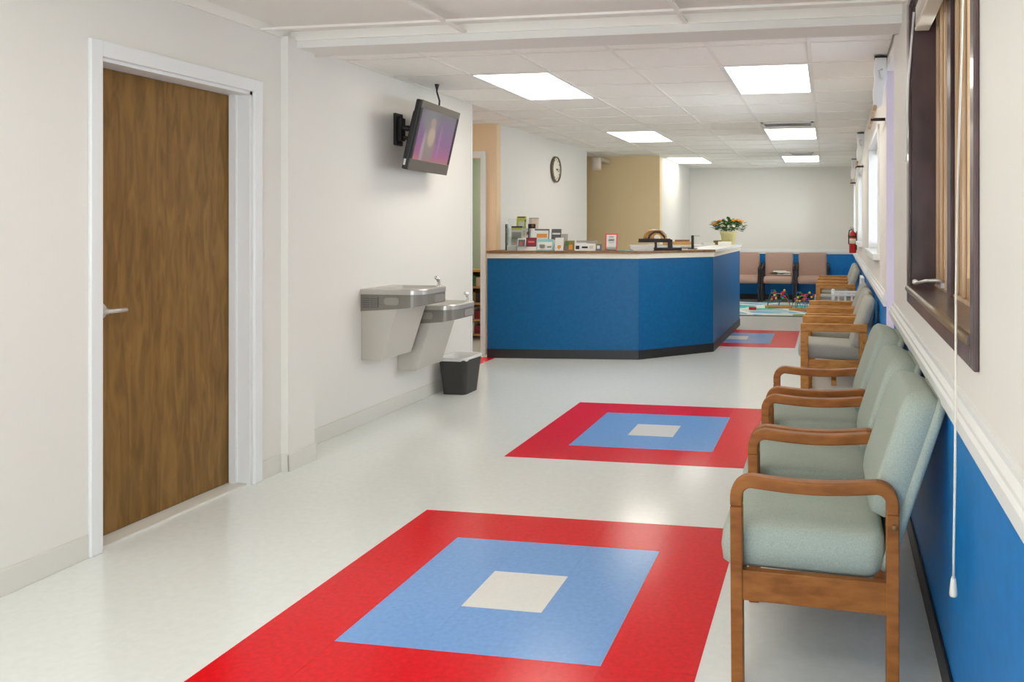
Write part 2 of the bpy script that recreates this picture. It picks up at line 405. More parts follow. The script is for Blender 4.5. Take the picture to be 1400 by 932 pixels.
# ------------------------------------------------------------------ right wall
WY0, WY1, WZ0, WZ1 = 2.01, 3.66, 1.112, 2.34          # near window opening
RZ = .89
mb = MB()
def wallseg(y0, y1, z0, z1):
    if z0 < RZ: mb.box(0, .14, y0, y1, z0, RZ, 1); z0 = RZ
    mb.box(0, .14, y0, y1, z0, z1, 0)
for y0, y1, z0, z1 in ((-3.0, WY0, 0, 2.56), (WY1, 4.78, 0, 2.56), (WY0, WY1, 0, WZ0), (WY0, WY1, WZ1, 2.56)): wallseg(y0, y1, z0, z1)
struct(mb.build('wall_right', ['wall', 'wall_blue'], **RW))
mb = MB()
W2 = ((6.35, 8.1), (10.3, 11.9), (13.55, 14.85))
yy = 5.5
for a, b in W2:
    wallseg(yy, a, 0, 2.6); wallseg(a, b, 0, 1.15); wallseg(a, b, 2.15, 2.6); yy = b
wallseg(yy, YB, 0, 2.6)
struct(mb.build('wall_right_far', ['wall', 'wall_blue'], **RW))
struct(MB().box(0, .14, 4.78, 5.5, 2.40, 2.6).build('wall_lintel', 'wall', **RW))
# chair rail: a moulded strip
def rail(mb, y0, y1):
    prof = [(0, .850), (-.018, .850), (-.020, .868), (-.029, .876), (-.029, .902), (-.022, .909), (-.022, .920), (-.012, .932), (-.010, .944), (0, .946)]
    n = len(prof); vs = [(x, y, z) for y in (y0, y1) for x, z in prof]
    mb.add(vs, [(i, i + 1, n + i + 1, n + i) for i in range(n - 1)] + [tuple(range(n)), tuple(range(n, 2 * n))[::-1]])
mb = MB(); rail(mb, -3.0, 4.78); struct(mb.build('trim_1', 'paint_white', **RW))
mb = MB(); rail(mb, 5.5, YB); struct(mb.build('trim_2', 'paint_white', **RW))
struct(MB().box(-2.6, .5, YB - .022, YB, .862, .95).box(-2.6, .5, YB - .03, YB, .888, .925).build('trim_3', 'paint_white', bevel=.003))
# vestibule behind the opening, with an unseen glazed door added for daylight
struct(MB().box(.14, 1.7, 4.68, 4.78, 0, 2.6).box(.14, 1.7, 5.5, 5.6, 0, 2.6).box(.0005, .14, 5.49, 5.5, 0, 2.4).build('wall_vestibule', 'wall_lavender', **RW))
struct(MB().box(0, 1.7, 4.7, 5.6, 2.45, 2.55).build('ceiling_vestibule', 'ceiling_paint', **RW))
d3 = struct(MB().box(1.6, 1.65, 4.78, 4.86, 0, 2.45).box(1.6, 1.65, 5.42, 5.5, 0, 2.45).box(1.6, 1.65, 4.86, 5.42, 0, .12).box(1.6, 1.65, 4.86, 5.42, 2.1, 2.45).build('added_door', 'paint_white', **RW))
MB().box(1.62, 1.628, 4.86, 5.42, .12, 2.1).build('pane', 'glass', d3)

# near window: dark casing, deep reveal, pale casement sashes
w1 = struct(thing('window_1', None, None, (RX, 0, 0), -RT))
C1, C0 = .055, .014
MB().box(-C0, .0, WY0 - C1, WY0, WZ0 - .07, WZ1 + .03).build('casing', 'window_wood', w1, .004)
MB().box(-C0, .0, WY1, WY1 + .10, WZ0 - .07, WZ1 + .03).build('casing', 'window_wood', w1, .004)
MB().box(-C0, .0, WY0, WY1, WZ0 - .07, WZ0 - .012).build('apron', 'window_wood', w1, .004)
MB().box(-C0, .0, WY0, WY1, WZ1, WZ1 + .03).build('casing', 'window_wood', w1, .004)
# stool with rounded nosing
st = MB().box(-.02, .145, WY0, WY1, WZ0 - .012, WZ0 + .008)
st.build('sill', 'window_wood', w1)
MB().tube([(-.016, WY0 + .002, WZ0 - .004), (-.016, WY1 - .002, WZ0 - .004)], .014, 10).build('sill_nosing', 'nosing', w1)
MB().box(0, .22, WY1 - .012, WY1, WZ0, WZ1).build('reveal', 'window_wood', w1)
MB().box(0, .22, WY0, WY0 + .012, WZ0, WZ1).build('reveal', 'window_wood', w1)
MB().box(0, .22, WY0, WY1, WZ1 - .012, WZ1).build('reveal', 'window_wood', w1)
MB().box(.095, .18, WY0, WY1, WZ0 - .01, WZ0 + .02).build('sash_sill', 'sash_wood', w1, .003)
for y0, y1, sw_ in ((WY0 + .012, 3.08, .20), (3.19, WY1 - .012, .165)):
    sash = MB(); a, b = y0, y1
    for (p, q, s0, s1) in ((a, a + sw_, .112, .165), (b - sw_, b, .112, .165)):
        sash.box(s0, s1, p, q, WZ0 + .02, WZ1 - .012)
    sash.box(.112, .165, a + sw_, b - sw_, WZ0 + .02, WZ0 + .09).box(.112, .165, a + sw_, b - sw_, WZ1 - .08, WZ1 - .012)
    so = sash.build('sash', 'sash_wood', w1, .003)
    MB().box(.136, .142, a + sw_ - .01, b - sw_ + .01, WZ0 + .08, WZ1 - .07).build('pane', 'glass', so)
    for p in (a + .01, a + sw_ - .03, b - sw_ + .01, b - .03):
        MB().box(.098, .112, p, p + .02, WZ0 + .02, WZ1 - .012).build('sash_bead', 'sash_wood', w1, .004)
MB().box(.085, .17, 3.09, 3.18, WZ0 + .008, WZ1 - .012).build('mullion', 'window_wood', w1, .003)
ck = MB().tube([(.10, 3.40, WZ0 + .035), (.075, 3.37, WZ0 + .05), (.035, 3.42, WZ0 + .045), (.0, 3.49, WZ0 + .03)], [.012, .008, .007, .006], 8)
ck.ball((-.002, 3.495, WZ0 + .035), .012).box(.085, .115, 3.36, 3.44, WZ0 + .02, WZ0 + .04)
props(ck.build('crank_handle', 'nickel', w1), 'pale metal casement crank')

# far windows, white
for k, (a, b) in enumerate(W2):
    wo = struct(thing('window_%d' % (2 + k * 2), None, None, (RX, 0, 0), -RT))
    MB().box(-.015, .10, a, a + .03, 1.15, 2.15).build('jamb', 'paint_white', wo)
    MB().box(-.015, .10, b - .03, b, 1.15, 2.15).build('jamb', 'paint_white', wo)
    MB().box(-.015, .10, a, b, 2.12, 2.16).build('head', 'paint_white', wo)
    MB().box(-.05, .10, a - .03, b + .03, 1.12, 1.17).build('sill', 'paint_white', wo, .006)
    sh = MB().box(.07, .10, a + .03, b - .03, 1.17, 1.22).box(.07, .10, a + .03, b - .03, 2.07, 2.12).box(.07, .10, (a + b) / 2 - .025, (a + b) / 2 + .025, 1.22, 2.07).build('sash', 'paint_white', wo)
    MB().box(.083, .088, a + .03, b - .03, 1.22, 2.07).build('pane', 'glass', sh)

# ------------------------------------------------------------------ left door
d1 = struct(thing('door_1', None, None, (XL1, 0, 0)))
MB().box(-.165, -.12, DY0 + .022, DY1 - .022, .012, DH - .022).build('door_leaf', 'door_wood', d1, .002)
MB().box(0, .018, DY0 - .055, DY0 + .004, 0, DH + .065).build('casing', 'paint_white', d1, .005)
MB().box(0, .018, DY1 - .004, DY1 + .06, 0, DH + .065).build('casing', 'paint_white', d1, .005)
MB().box(0, .018, DY0, DY1, DH - .004, DH + .065).build('casing', 'paint_white', d1, .005)
MB().box(-.20, 0, DY0, DY0 + .02, 0, DH).build('jamb', 'paint_white', d1)
MB().box(-.20, 0, DY1 - .02, DY1, 0, DH).box(-.115, -.075, DY1 - .034, DY1 - .02, 0, DH - .02).build('jamb', 'paint_white', d1)
MB().box(-.20, 0, DY0, DY1, DH - .02, DH).build('jamb', 'paint_white', d1)
MB().box(-.22, -.02, DY0 + .02, DY1 - .02, 0, .010).build('threshold', 'base_white', d1)
hy = DY0 + .116
hd = MB()
hd.lathe([(.001, 0), (.036, 0), (.038, .004), (.034, .010), (.014, .014), (.013, .045), (.001, .05)], 24, 0, lambda x, y, z: (-.12 + z, hy + x, 1.005 + y))
hd = hd.build('handle_rose', 'nickel', d1)
MB().tube([(-.078, hy - .006, 1.005), (-.072, hy + .03, 1.005), (-.075, hy + .098, 1.004)], [.011, .010, .009], 10).build('lever_handle', 'nickel', d1)

# doorway casing to the green room
d2 = struct(thing('door_2', None, None))
MB().box(-3.69, -3.635, 8.28, 8.30, 0, 2.19).build('casing', 'paint_white', d2, .004)
MB().box(-4.655, -4.60, 8.28, 8.30, 0, 2.19).build('casing', 'paint_white', d2, .004)
MB().box(-4.60, -3.69, 8.28, 8.30, 2.12, 2.19).build('casing', 'paint_white', d2, .004)
MB().box(-3.70, -3.69, 8.29, 8.43, 0, 2.12).build('jamb', 'paint_white', d2)
MB().box(-4.60, -4.59, 8.29, 8.43, 0, 2.12).build('jamb', 'paint_white', d2)

# ------------------------------------------------------------------ ceiling lights
def light(x0, x1, y0, y1, H, label, group='recessed fluorescent ceiling lights'):
    t = thing('ceiling_light', label, 'ceiling light', ((x0 + x1) / 2, (y0 + y1) / 2, H), 0, group)
    a, b = (x1 - x0) / 2, (y1 - y0) / 2
    fr = MB()
    fw = .024
    for q in ((-a, -a + fw, -b, b), (a - fw, a, -b, b), (-a + fw, a - fw, -b, -b + fw), (-a + fw, a - fw, b - fw, b)): fr.box(*q, -.003, .04)
    fr.build('light_frame', 'paint_white', t, .002)
    MB().box(-a + fw, a - fw, -b + fw, b - fw, .006, .016).build('diffuser', 'diffuser', t)
    return t
lab = {(0, 0): 'white rectangular troffer light along the middle of the ceiling, second nearest the header',
       }
names = [['glowing ceiling panel on the window side, first one beyond the header beam', 'glowing ceiling panel on the window side with the larger air vent beside it', 'glowing ceiling panel on the window side with the smaller dark vent, near the back wall'],
         ['glowing ceiling panel beside the hanging television', 'glowing ceiling panel over the reception desk', 'glowing ceiling panel over the bright return wall beyond the desk']]
for i, (a, b) in enumerate(LX):
    for j, y in enumerate(LY): light(a, b, y, y + 1.22, ZF, names[i][j])
for k, (a, b, y0, y1) in enumerate(NL): light(a, b, y0, y1, ZN, 'unseen fill panel added to the lower entrance ceiling, %s' % ('between the wooden door and the window', 'midway to the added glazing', 'close to the added glazing')[k])  # out-of-view panels added as fill over the entrance
light(-5.5, -4.9, 7.1, 8.1, ZF, 'unseen ceiling panel added in the side passage')  # added panel out of view, set well left to dim the doorway wall
light(-4.8, -4.2, 8.9, 9.9, 2.478, 'unseen ceiling panel added to light the green room')  # added out of view so the green room is not dark
def vent(x0, x1, y0, y1, label):
    t = thing('ceiling_vent', label, 'vent', ((x0 + x1) / 2, (y0 + y1) / 2, ZF), 0, 'ceiling vents')
    a, b = (x1 - x0) / 2, (y1 - y0) / 2
    fr = MB()
    for q in ((-a, -a + .03, -b, b), (a - .03, a, -b, b), (-a, a, -b, -b + .025), (-a, a, b - .025, b)): fr.box(*q, -.012, .006)
    fr.build('vent_frame', 'paint_white', t, .002)
    MB().box(-a + .03, a - .03, -b + .025, b - .025, .0, .005).build('vent_back', 'ink', t)
    n = 4
    for k in range(n):
        y = -b + .025 + (k + .5) * (2 * b - .05) / n
        MB().add([(-a + .03, y - .012, -.010), (a - .03, y - .012, -.010), (a - .03, y + .010, .0), (-a + .03, y + .010, .0), (-a + .03, y - .012, -.007), (a - .03, y - .012, -.007), (a - .03, y + .012, .0), (-a + .03, y + .012, .0)],
                 [(0, 1, 2, 3), (7, 6, 5, 4), (0, 4, 5, 1), (2, 6, 7, 3), (1, 5, 6, 2), (0, 3, 7, 4)]).build('slat', 'grid', t)
vent(-.70, -.14, 8.72, 9.06, 'long ceiling air vent with slats beside a light panel')
vent(-.56, -.20, 12.36, 12.66, 'small ceiling air vent near the back wall')

# ------------------------------------------------------------------ reception desk
desk = thing('reception_desk', 'blue reception desk with angled corner, white apron and wooden counter top', 'desk', (-2.4, 9.3, 0))
DP = [(-3.515, 8.046), (-1.923, 8.202), (-1.236, 8.868), (-1.20, 11.30), (-2.5, 11.34)]
def offs(poly, d):
    out = []
    n = len(poly)
    for i in range(n):
        a = Vector(poly[i]) - Vector(poly[i - 1]) if i else Vector(poly[1]) - Vector(poly[0])
        b = Vector(poly[i + 1]) - Vector(poly[i]) if i < n - 1 else a
        a.normalize(); b.normalize(); na = Vector((a.y, -a.x)); nb = Vector((b.y, -b.x)); nn = na + nb; nn.normalize()
        out.append(Vector(poly[i]) + nn * d / max(.3, nn.dot(na)))
    return [(max(p.x, -3.518) + 2.4, p.y - 9.3) for p in out]
def strip(i, d0, d1, z0, z1, name, m, bevel=.002, part=desk):
    A, B = offs(DP, d0), offs(DP, d1)
    return MB().prism([A[i], A[i + 1], B[i + 1], B[i]], z0, z1).build(name, m, part, bevel)
for i, nm in enumerate(('front_panel', 'corner_panel', 'side_panel', 'back_panel')):
    strip(i, 0, -.06, 0, 1.045, nm, 'desk_blue')
    strip(i, .006, -.01, 0, .095, 'kickboard', 'base_black')
    strip(i, .012, -.06, 1.045, 1.098, 'apron', 'label_cream')
    strip(i, .030, -.34, 1.098, 1.124, 'counter_top', 'wood_dark' if i < 2 else 'paint_white', .004)
    strip(i, -.07, -.60, .72, .75, 'work_top', 'paint_white')
strip(0, .0, -.34, 0, 1.098, 'x', 'paint_white') if False else None
MB().box(-1.117, -1.10, -1.25, -.92, 0, 1.098).build('end_panel', 'paint_white', desk)
CT = 1.124

# ------------------------------------------------------------------ armchairs, bent wood arms (row under the near window)
def arc(cx, cz, r, a0, a1, n=6): return [(cx + r * cos(a0 + (a1 - a0) * k / n), cz + r * sin(a0 + (a1 - a0) * k / n)) for k in range(n + 1)]
def bent_chair(label):
    t = thing('armchair', label, 'armchair', group='grey-green bentwood armchairs under the window')
    W, th, hf = .60, .042, .0185
    xf, xb, zt = -.228, .228, .6165
    for s in (-1, 1):
        y0, y1 = (-W / 2, -W / 2 + th) if s < 0 else (W / 2 - th, W / 2)
        top = arc(xf + .045, zt - .045, .045, pi, pi / 2) + [(xf + .045 + (xb - xf - .09) * k / 8, zt - .012 * sin(pi * k / 8)) for k in range(1, 8)] + arc(xb - .045, zt - .045, .045, pi / 2, 0)
        top = [(xf, zt - .075)] + top + [(xb, zt - .075)]
        MB().ribbon(top, hf, y0, y1).build('armrest', 'bentwood', t, .005)
        MB().ribbon([(xf + .004, 0), (xf, zt - .075)], hf, y0 + .001, y1 - .001).build('leg', 'bentwood', t, .004)
        lg = MB().ribbon([(xb, 0), (xb, zt - .075)], hf, y0 + .001, y1 - .001).build('leg', 'bentwood', t, .004)
        yc = y0 - .002 if s < 0 else y1 + .002
        MB().lathe([(.001, -.004), (.009, -.004), (.009, .003), (.001, .004)], 12, 0, lambda x, y, z: (xb + .004 + x, yc + z, .508 + y)).build('screw_cap', 'wood_dark', lg)
        MB().add([(xf, y0 + .006, .262), (xb, y0 + .006, .248), (xb, y0 + .006, .342), (xf, y0 + .006, .352), (xf, y1 - .006, .262), (xb, y1 - .006, .248), (xb, y1 - .006, .342), (xf, y1 - .006, .352)],
                 [(0, 1, 2, 3), (7, 6, 5, 4), (0, 4, 5, 1), (2, 6, 7, 3), (1, 5, 6, 2), (0, 3, 7, 4)]).build('side_rail', 'bentwood', t, .003)
    MB().box(xf - .012, xf + .012, -W / 2 + th, W / 2 - th, .27, .345).build('front_rail', 'bentwood', t, .003)
    MB().box(xb - .012, xb + .012, -W / 2 + th, W / 2 - th, .26, .335).build('rear_rail', 'bentwood', t, .003)
    sw = W - 2 * th - .006
    def seat_fn(x, y, d):
        X = y - .035; Z = .395 + d - (X + .035) * .05
        if X < -.2: Z -= (X + .2) ** 2 * 2.2
        if X > .12: Z += (X - .12) ** 2 * 3.0
        return (X, x, Z)
    m = MB(); pillow(m, sw, .50, .135, .06, .045, seat_fn, .012); m.build('seat', 'fabric_grey', t)
    tl = .315
    def back_fn(off, up=0):
        def fn(x, y, d):
            # y up the back, d outward to the front (-x)
            zz = y + up; xx = off - d + .02 * (x / .25) ** 2 * (-1)
            return (.268 + xx * cos(tl) + zz * sin(tl), x, .603 - xx * sin(tl) + zz * cos(tl))
        return fn
    m = MB(); pillow(m, sw, .40, .112, .085, .036, back_fn(-.014, .08), .010)
    b = m.build('backrest', 'fabric_grey', t)
    m = MB(); pillow(m, sw - .004, .555, .034, .085, .014, back_fn(.040), .0); b2 = m.build('back_shell', 'fabric_grey', t)
    return t
ch = bent_chair('grey-green bentwood armchair in the row of three, the one beside the dangling blind cord')
ch.location = (-.04, 2.715, 0)
dup(ch, (-.04, 3.335, 0), label='middle grey-green bentwood armchair of the row of three under the window')
dup(ch, (-.035, 4.075, 0), label='grey-green bentwood armchair in the row of three, next to the wall opening')

# ------------------------------------------------------------------ square-framed oak armchairs further on
def oak_chair(label):
    t = thing('oak_armchair', label, 'armchair', group='grey armchairs with square oak frames')
    W, th = .59, .045
    for s in (-1, 1):
        y0, y1 = (-W / 2, -W / 2 + th) if s < 0 else (W / 2 - th, W / 2)
        MB().box(-.252, .252, y0, y1, .575, .635).build('armrest', 'oak', t, .006)
        lg = MB().box(-.252, -.192, y0, y1, 0, .575).build('leg', 'oak', t, .005)
        lg2 = MB().box(.190, .250, y0, y1, 0, .575).build('leg', 'oak', t, .005)
        yc = y0 - .001 if s < 0 else y1 + .001
        MB().lathe([(.001, -.003), (.008, -.003), (.008, .002), (.001, .003)], 10, 0, lambda x, y, z: (.222 + x, yc + z, .50 + y)).build('screw_cap', 'wood_dark', lg2)
        MB().box(-.192, .190, y0 + .008, y1 - .008, .29, .36).build('side_rail', 'oak', t, .003)
    MB().box(-.235, -.205, -W / 2 + th, W / 2 - th, .28, .345).build('front_rail', 'oak', t, .003)
    MB().box(-.02, .02, -W / 2 + th, W / 2 - th, .16, .20).build('stretcher', 'oak', t, .003)
    MB().box(.2, .23, -W / 2 + th, W / 2 - th, .12, .26).build('rear_rail', 'oak', t, .003)
    sw = W - 2 * th - .004
    m = MB(); pillow(m, sw, .50, .11, .05, .035, lambda x, y, d: (y - .025, x, .41 + d - y * .04), .012); m.build('seat', 'fabric_grey2', t)
    tl = .32
    m = MB(); pillow(m, sw, .43, .085, .09, .04, lambda x, y, d: (.222 - d * cos(tl) + y * sin(tl), x, .625 + d * sin(tl) + y * cos(tl)), .012); m.build('backrest', 'fabric_grey2', t)
    return t
oc = oak_chair('grey oak-framed armchair just past the wall opening, at the head of its row of three')
oc.location = (.052, 6.57, 0)
dup(oc, (.068, 7.30, 0), label='middle grey oak-framed armchair of the row of three past the wall opening')
dup(oc, (.075, 7.99, 0), label='grey oak-framed armchair next to the small white chair, ending its row of three')
dup(oc, (.11, 10.92, 0), label='grey oak-framed armchair standing beyond the small white chair, first of the far row')
dup(oc, (.12, 11.58, 0), label='middle grey oak-framed armchair of the far row by the children\'s rug')
dup(oc, (.13, 12.30, 0), label='last grey oak-framed armchair of the far row, nearest the fire extinguisher')

# small white slatted chair between the rows
t = thing('child_chair', 'small white slatted armchair standing between two rows of oak armchairs', 'chair', (.20, 9.45, 0))
for y in (-.2, .2):
    MB().lathe([(.016, 0), (.02, .2), (.016, .3), (.02, .6), (.026, .63), (.012, .65)], 10, 0, lambda x, yy, z: (x - .13, yy + y, z)).build('leg', 'paint_white', t)
    MB().tube([(.14, y, 0), (.15, y, .4), (.20, y, .80)], .018, 8).build('leg', 'paint_white', t)
    MB().box(-.15, .17, y - .02, y + .02, .60, .625).build('armrest', 'paint_white', t, .005)
    for k in range(3): MB().tube([(-.07 + k * .075, y, .33), (-.07 + k * .075, y, .60)], .008, 6).build('spindle', 'paint_white', t)
MB().box(-.15, .16, -.22, .22, .31, .34).build('seat', 'paint_white', t, .006)
for k in range(7): MB().tube([(.145, -.15 + k * .05, .34), (.192, -.15 + k * .05, .75)], .009, 6).build('spindle', 'paint_white', t)
MB().box(.175, .215, -.22, .22, .74, .81).build('top_rail', 'paint_white', t, .01)

# ------------------------------------------------------------------ mauve chairs against the back wall
def mauve_chair(label):
    t = thing('waiting_chair', label, 'chair', group='mauve chairs along the blue back wall')
    for s in (-1, 1):
        x = s * .285
        MB().box(x - .02, x + .02, -.27, -.235, 0, .60).build('leg', 'dark_metal', t, .004)
        MB().box(x - .02, x + .02, .20, .235, 0, .70).build('leg', 'dark_metal', t, .004)
        MB().tube([(x, -.262, .585), (x, -.235, .625), (x, 0, .655), (x, .19, .69)], .021, 8).build('armrest', 'dark_metal', t)
        MB().box(x - .012, x + .012, -.24, .21, .33, .37).build('side_rail', 'dark_metal', t)
    m = MB(); pillow(m, .53, .50, .11, .05, .04, lambda x, y, d: (x, y - .04, .42 + d - .02 * (1 if y < -.2 else 0)), .012); m.build('seat', 'fabric_mauve', t)
    tl = .16
    m = MB(); pillow(m, .52, .46, .08, .04, .03, lambda x, y, d: (x, .215 - d * cos(tl) + y * sin(tl), .665 + d * sin(tl) + y * cos(tl)), .012); m.build('backrest', 'fabric_mauve', t)
    return t
mc = mauve_chair('mauve upholstered chair half hidden behind the reception desk end'); mc.location = (-1.50, 14.98, 0)
dup(mc, (-.877, 14.98, 0), label='middle mauve upholstered chair with a pile of magazines on the seat')
dup(mc, (-.26, 14.98, 0), label='mauve upholstered chair beside the bare stretch of blue back wall')
mg = thing('magazine_pile', 'untidy white and dark magazines lying on the mauve chair', 'magazines', (-.83, 14.93, .497))
for k, (m_, dx, r) in enumerate((('paper', .05, .1), ('ink', -.06, -.2), ('paper', .04, .3), ('paper', -.02, .05))):
    a = MB()
    a.prism([(dx + x * cos(r) - y * sin(r), x * sin(r) + y * cos(r)) for x, y in ((-.12, -.09), (.12, -.09), (.12, .09), (-.12, .09))], k * .018, k * .018 + .014)
    a.build('magazine', m_, mg)

# ------------------------------------------------------------------ children's rug and bead mazes
rug = props(MB().box(-2.3, -.17, 12.50, 14.72, 0, .012).build('play_rug', 'rug', None, .004), 'colourful children\'s play rug with white roads on the floor', 'rug')
MB().box(-2.31, -.16, 12.49, 12.515, 0, .014).build('rug_edge', 'p_slate', rug)
MB().box(-2.31, -.16, 14.705, 14.73, 0, .014).build('rug_edge', 'p_slate', rug)
def maze(loc, label, rz, sc):
    t = thing('bead_maze', label, 'toy', loc, rz, 'wooden bead mazes on the play rug')
    MB().prism(rrect(.46 * sc, .30 * sc, .06), 0, .03).build('base', 'wood_shelf', t, .004)
    cs = ('bead_red', 'bead_blue', 'bead_yellow', 'bead_green', 'bead_red')
    for k in range(5):
        y = (-.11 + k * .055) * sc; h = (.16 + .05 * ((k * 7) % 3)) * sc
        P = [((-.19 + .38 * i / 20) * sc, y + .03 * sin(i * .7 + k) * sc, .03 + h * abs(sin(pi * i / 20 * (1.0 if k % 2 else 2))) ** .7) for i in range(21)]
        wr = MB().tube(P, .004, 6).build('wire', cs[(k + 1) % 4], t)
        for i in (4, 6, 7, 13, 15):
            MB().ball(P[i], .02 * sc, 8).build('bead', cs[(k + i) % 5], wr)
maze((-.80, 13.75, .013), 'wooden bead maze with looping coloured wires, the one standing clear of the oak chairs', .1, 1.0)
maze((-.36, 13.35, .013), 'wooden bead maze with coloured wires close to the oak armchairs', -.5, 1.0)
bl = props(MB().box(-.06, .06, -.04, .04, 0, .05).build('toy_block', 'bead_red', None, .006, loc=(-1.20, 13.3, .012)), 'small red toy block lying on the play rug', 'toy')

# ------------------------------------------------------------------ drinking fountains
def fountain(Y0, dz, label):
    t = thing('drinking_fountain', label, 'drinking fountain', (XL2, Y0, dz), 0, 'paired wall-mounted drinking fountains')
    Wd = .43
    # body: wedge, deeper at the top
    b = MB(); pr = [(0, .45), (.15, .45), (.27, .805), (.27, .81), (0, .81)]
    n = len(pr); vs = [(x, y, z) for y in (.008, Wd - .008) for x, z in pr]
    b.add(vs, [(i, (i + 1) % n, n + (i + 1) % n, n + i) for i in range(n)] + [tuple(range(n))[::-1], tuple(range(n, 2 * n))])
    b.build('body', 'fountain_body', t, .006)
    def outline(ins, back=0.0):
        r = .10 - ins * .6; x1 = .455 - ins; pts = [(back, ins), ]
        for k in range(9): a = -pi / 2 + pi / 2 * k / 8; pts.append((x1 - r + r * cos(a), ins + r + r * sin(a)))
        for k in range(9): a = pi / 2 * k / 8; pts.append((x1 - r + r * cos(a), Wd - ins - r + r * sin(a)))
        pts.append((back, Wd - ins)); return pts
    cw = MB().prism(outline(0), 0, 1, 0, lambda x, y, z: (x, y, .908 if z > .5 else .79 + max(0, x - .2) * .17))
    c = cw.build('cowl', 'fountain_grey', t, .004)
    # basin top with a sunken bowl
    o0, o1, o2, o3 = outline(-.004), outline(.03, .09), outline(.05, .12), outline(.09, .17)
    m = MB(); n = len(o0)
    lay = [(o0, .908), (o0, .937), (outline(.004), .944), (o1, .944), (o2, .925), (o3, .918)]
    vs = [(x, y, z) for o, z in lay for x, y in o]
    fs = [(i * n + k, i * n + (k + 1) % n, (i + 1) * n + (k + 1) % n, (i + 1) * n + k) for i in range(len(lay) - 1) for k in range(n)] + [tuple(range((len(lay) - 1) * n, len(lay) * n)), tuple(range(n))[::-1]]
    m.add(vs, fs); m.build('basin', 'stainless', t)
    sp = MB().lathe([(.024, .93), (.022, .95), (.012, .957), (.011, .985), (.001, .99)], 14, 0, lambda x, y, z: (x + .40, y + Wd - .07, z))
    sp.tube([(.40, Wd - .07, .975), (.395, Wd - .075, 1.0), (.375, Wd - .085, 1.012)], [.011, .017, .010], 10)
    sp.build('bubbler', 'chrome', t)
    MB().lathe([(.001, .92), (.022, .92), (.022, .924), (.001, .926)], 14, 0, lambda x, y, z: (x + .25, y + .22, z)).build('drain', 'chrome', t)
    # push pads and grille
    def pad(w_, h_, fn): return MB().prism(rrect(w_, h_, h_ * .45, 4), 0, .006, 0, fn)
    pad(.11, .05, lambda x, y, z: (.235 + x, -z, .862 + y)).build('push_pad', 'pad', t, .002)
    pad(.16, .05, lambda x, y, z: (.455 + z, Wd / 2 + .04 + x, .868 + y)).build('push_pad', 'pad', t, .002)
    g = MB().box(.02, .135, -.003, .001, .818, .892).build('grille', 'p_slate', t)
    for k in range(5): MB().box(.022, .133, -.008, -.002, .824 + k * .0145, .832 + k * .0145).build('slat', 'fountain_grey', g)
    MB().box(.074, .080, -.009, -.002, .818, .892).build('slat', 'fountain_grey', g)
    return t
fountain(5.17, 0, 'upper drinking fountain with side grille, mounted higher on the wall')
fountain(5.655, -.152, 'lower drinking fountain mounted above the small waste bin')

# ------------------------------------------------------------------ waste bin
t = thing('waste_bin', 'small dark grey waste bin with pale liner below the drinking fountain', 'waste bin', (-3.015, 6.36, 0))
def tub(w0, d0, w1, d1, z0, z1, inner=None):
    m = MB(); rings = [(rrect(w0, d0, .035), z0), (rrect(w1, d1, .045), z1)]
    if inner: rings += [(rrect(w1 - .014, d1 - .014, .04), z1), (rrect(w0 - .014, d0 - .014, .03), z0 + .012)]
    n = len(rings[0][0]); vs = [(x, y, z) for p, z in rings for x, y in p]
    fs = [(i * n + k, i * n + (k + 1) % n, (i + 1) * n + (k + 1) % n, (i + 1) * n + k) for i in range(len(rings) - 1) for k in range(n)]
    fs += [tuple(range(n))[::-1]] + ([tuple(range((len(rings) - 1) * n, len(rings) * n))] if inner else [])
    return m.add(vs, fs)
tub(.20, .25, .255, .33, 0, .30, True).build('bin_body', 'mesh_grey', t)
ln = MB(); 
R0, R1, R2 = rrect(.262, .337, .048), rrect(.268, .343, .05), rrect(.235, .31, .04); n = len(R0)
vs = [(x, y, .284 + .006 * sin(i * 1.7)) for i, (x, y) in enumerate(R1)] + [(x, y, .308) for x, y in R0] + [(x, y, .306) for x, y in R2] + [(x * .93, y * .93, .15) for x, y in R2]
ln.add(vs, [(i * n + k, i * n + (k + 1) % n, (i + 1) * n + (k + 1) % n, (i + 1) * n + k) for i in range(3) for k in range(n)], 0, True)
ln.build('liner', 'liner', t)

# ------------------------------------------------------------------ television on its wall arm
t = thing('television', 'black flat television on a wall arm, tilted down and showing a purple picture', 'television', (-2.95, 5.80, 2.04))
TE = (.009, .228, .096)
def tvp(m, name, mats, bevel=0):
    o = m.build(name, mats, t, bevel); o.rotation_euler = TE; return o
w_, h_ = .75, .517
tvp(MB().box(-.055, -.012, -w_ / 2, w_ / 2, -h_ / 2, h_ / 2), 'housing', 'black_plastic', .012)
tvp(MB().box(-.10, -.05, -w_ / 2 + .08, w_ / 2 - .08, -h_ / 2 + .06, h_ / 2 - .08), 'rear_bulge', 'black_soft', .02)
fr = MB()
fr.box(-.012, 0, -w_ / 2, w_ / 2, h_ / 2 - .055, h_ / 2).box(-.012, 0, -w_ / 2, w_ / 2, -h_ / 2, -h_ / 2 + .085)
tvp(fr, 'bezel', 'bezel', .003)
tvp(MB().box(-.012, 0, -w_ / 2, -w_ / 2 + .03, -h_ / 2 + .085, h_ / 2 - .055).box(-.012, 0, w_ / 2 - .03, w_ / 2, -h_ / 2 + .085, h_ / 2 - .055), 'bezel_side', 'black_plastic', .002)
tvp(MB().box(-.011, -.004, -w_ / 2 + .03, w_ / 2 - .03, -h_ / 2 + .085, h_ / 2 - .055), 'screen', 'tv_picture')
tvp(MB().box(-.045, -.03, -w_ / 2 - .001, -w_ / 2 + .01, -h_ / 2 + .03, -h_ / 2 + .075), 'sticker', 'paper')
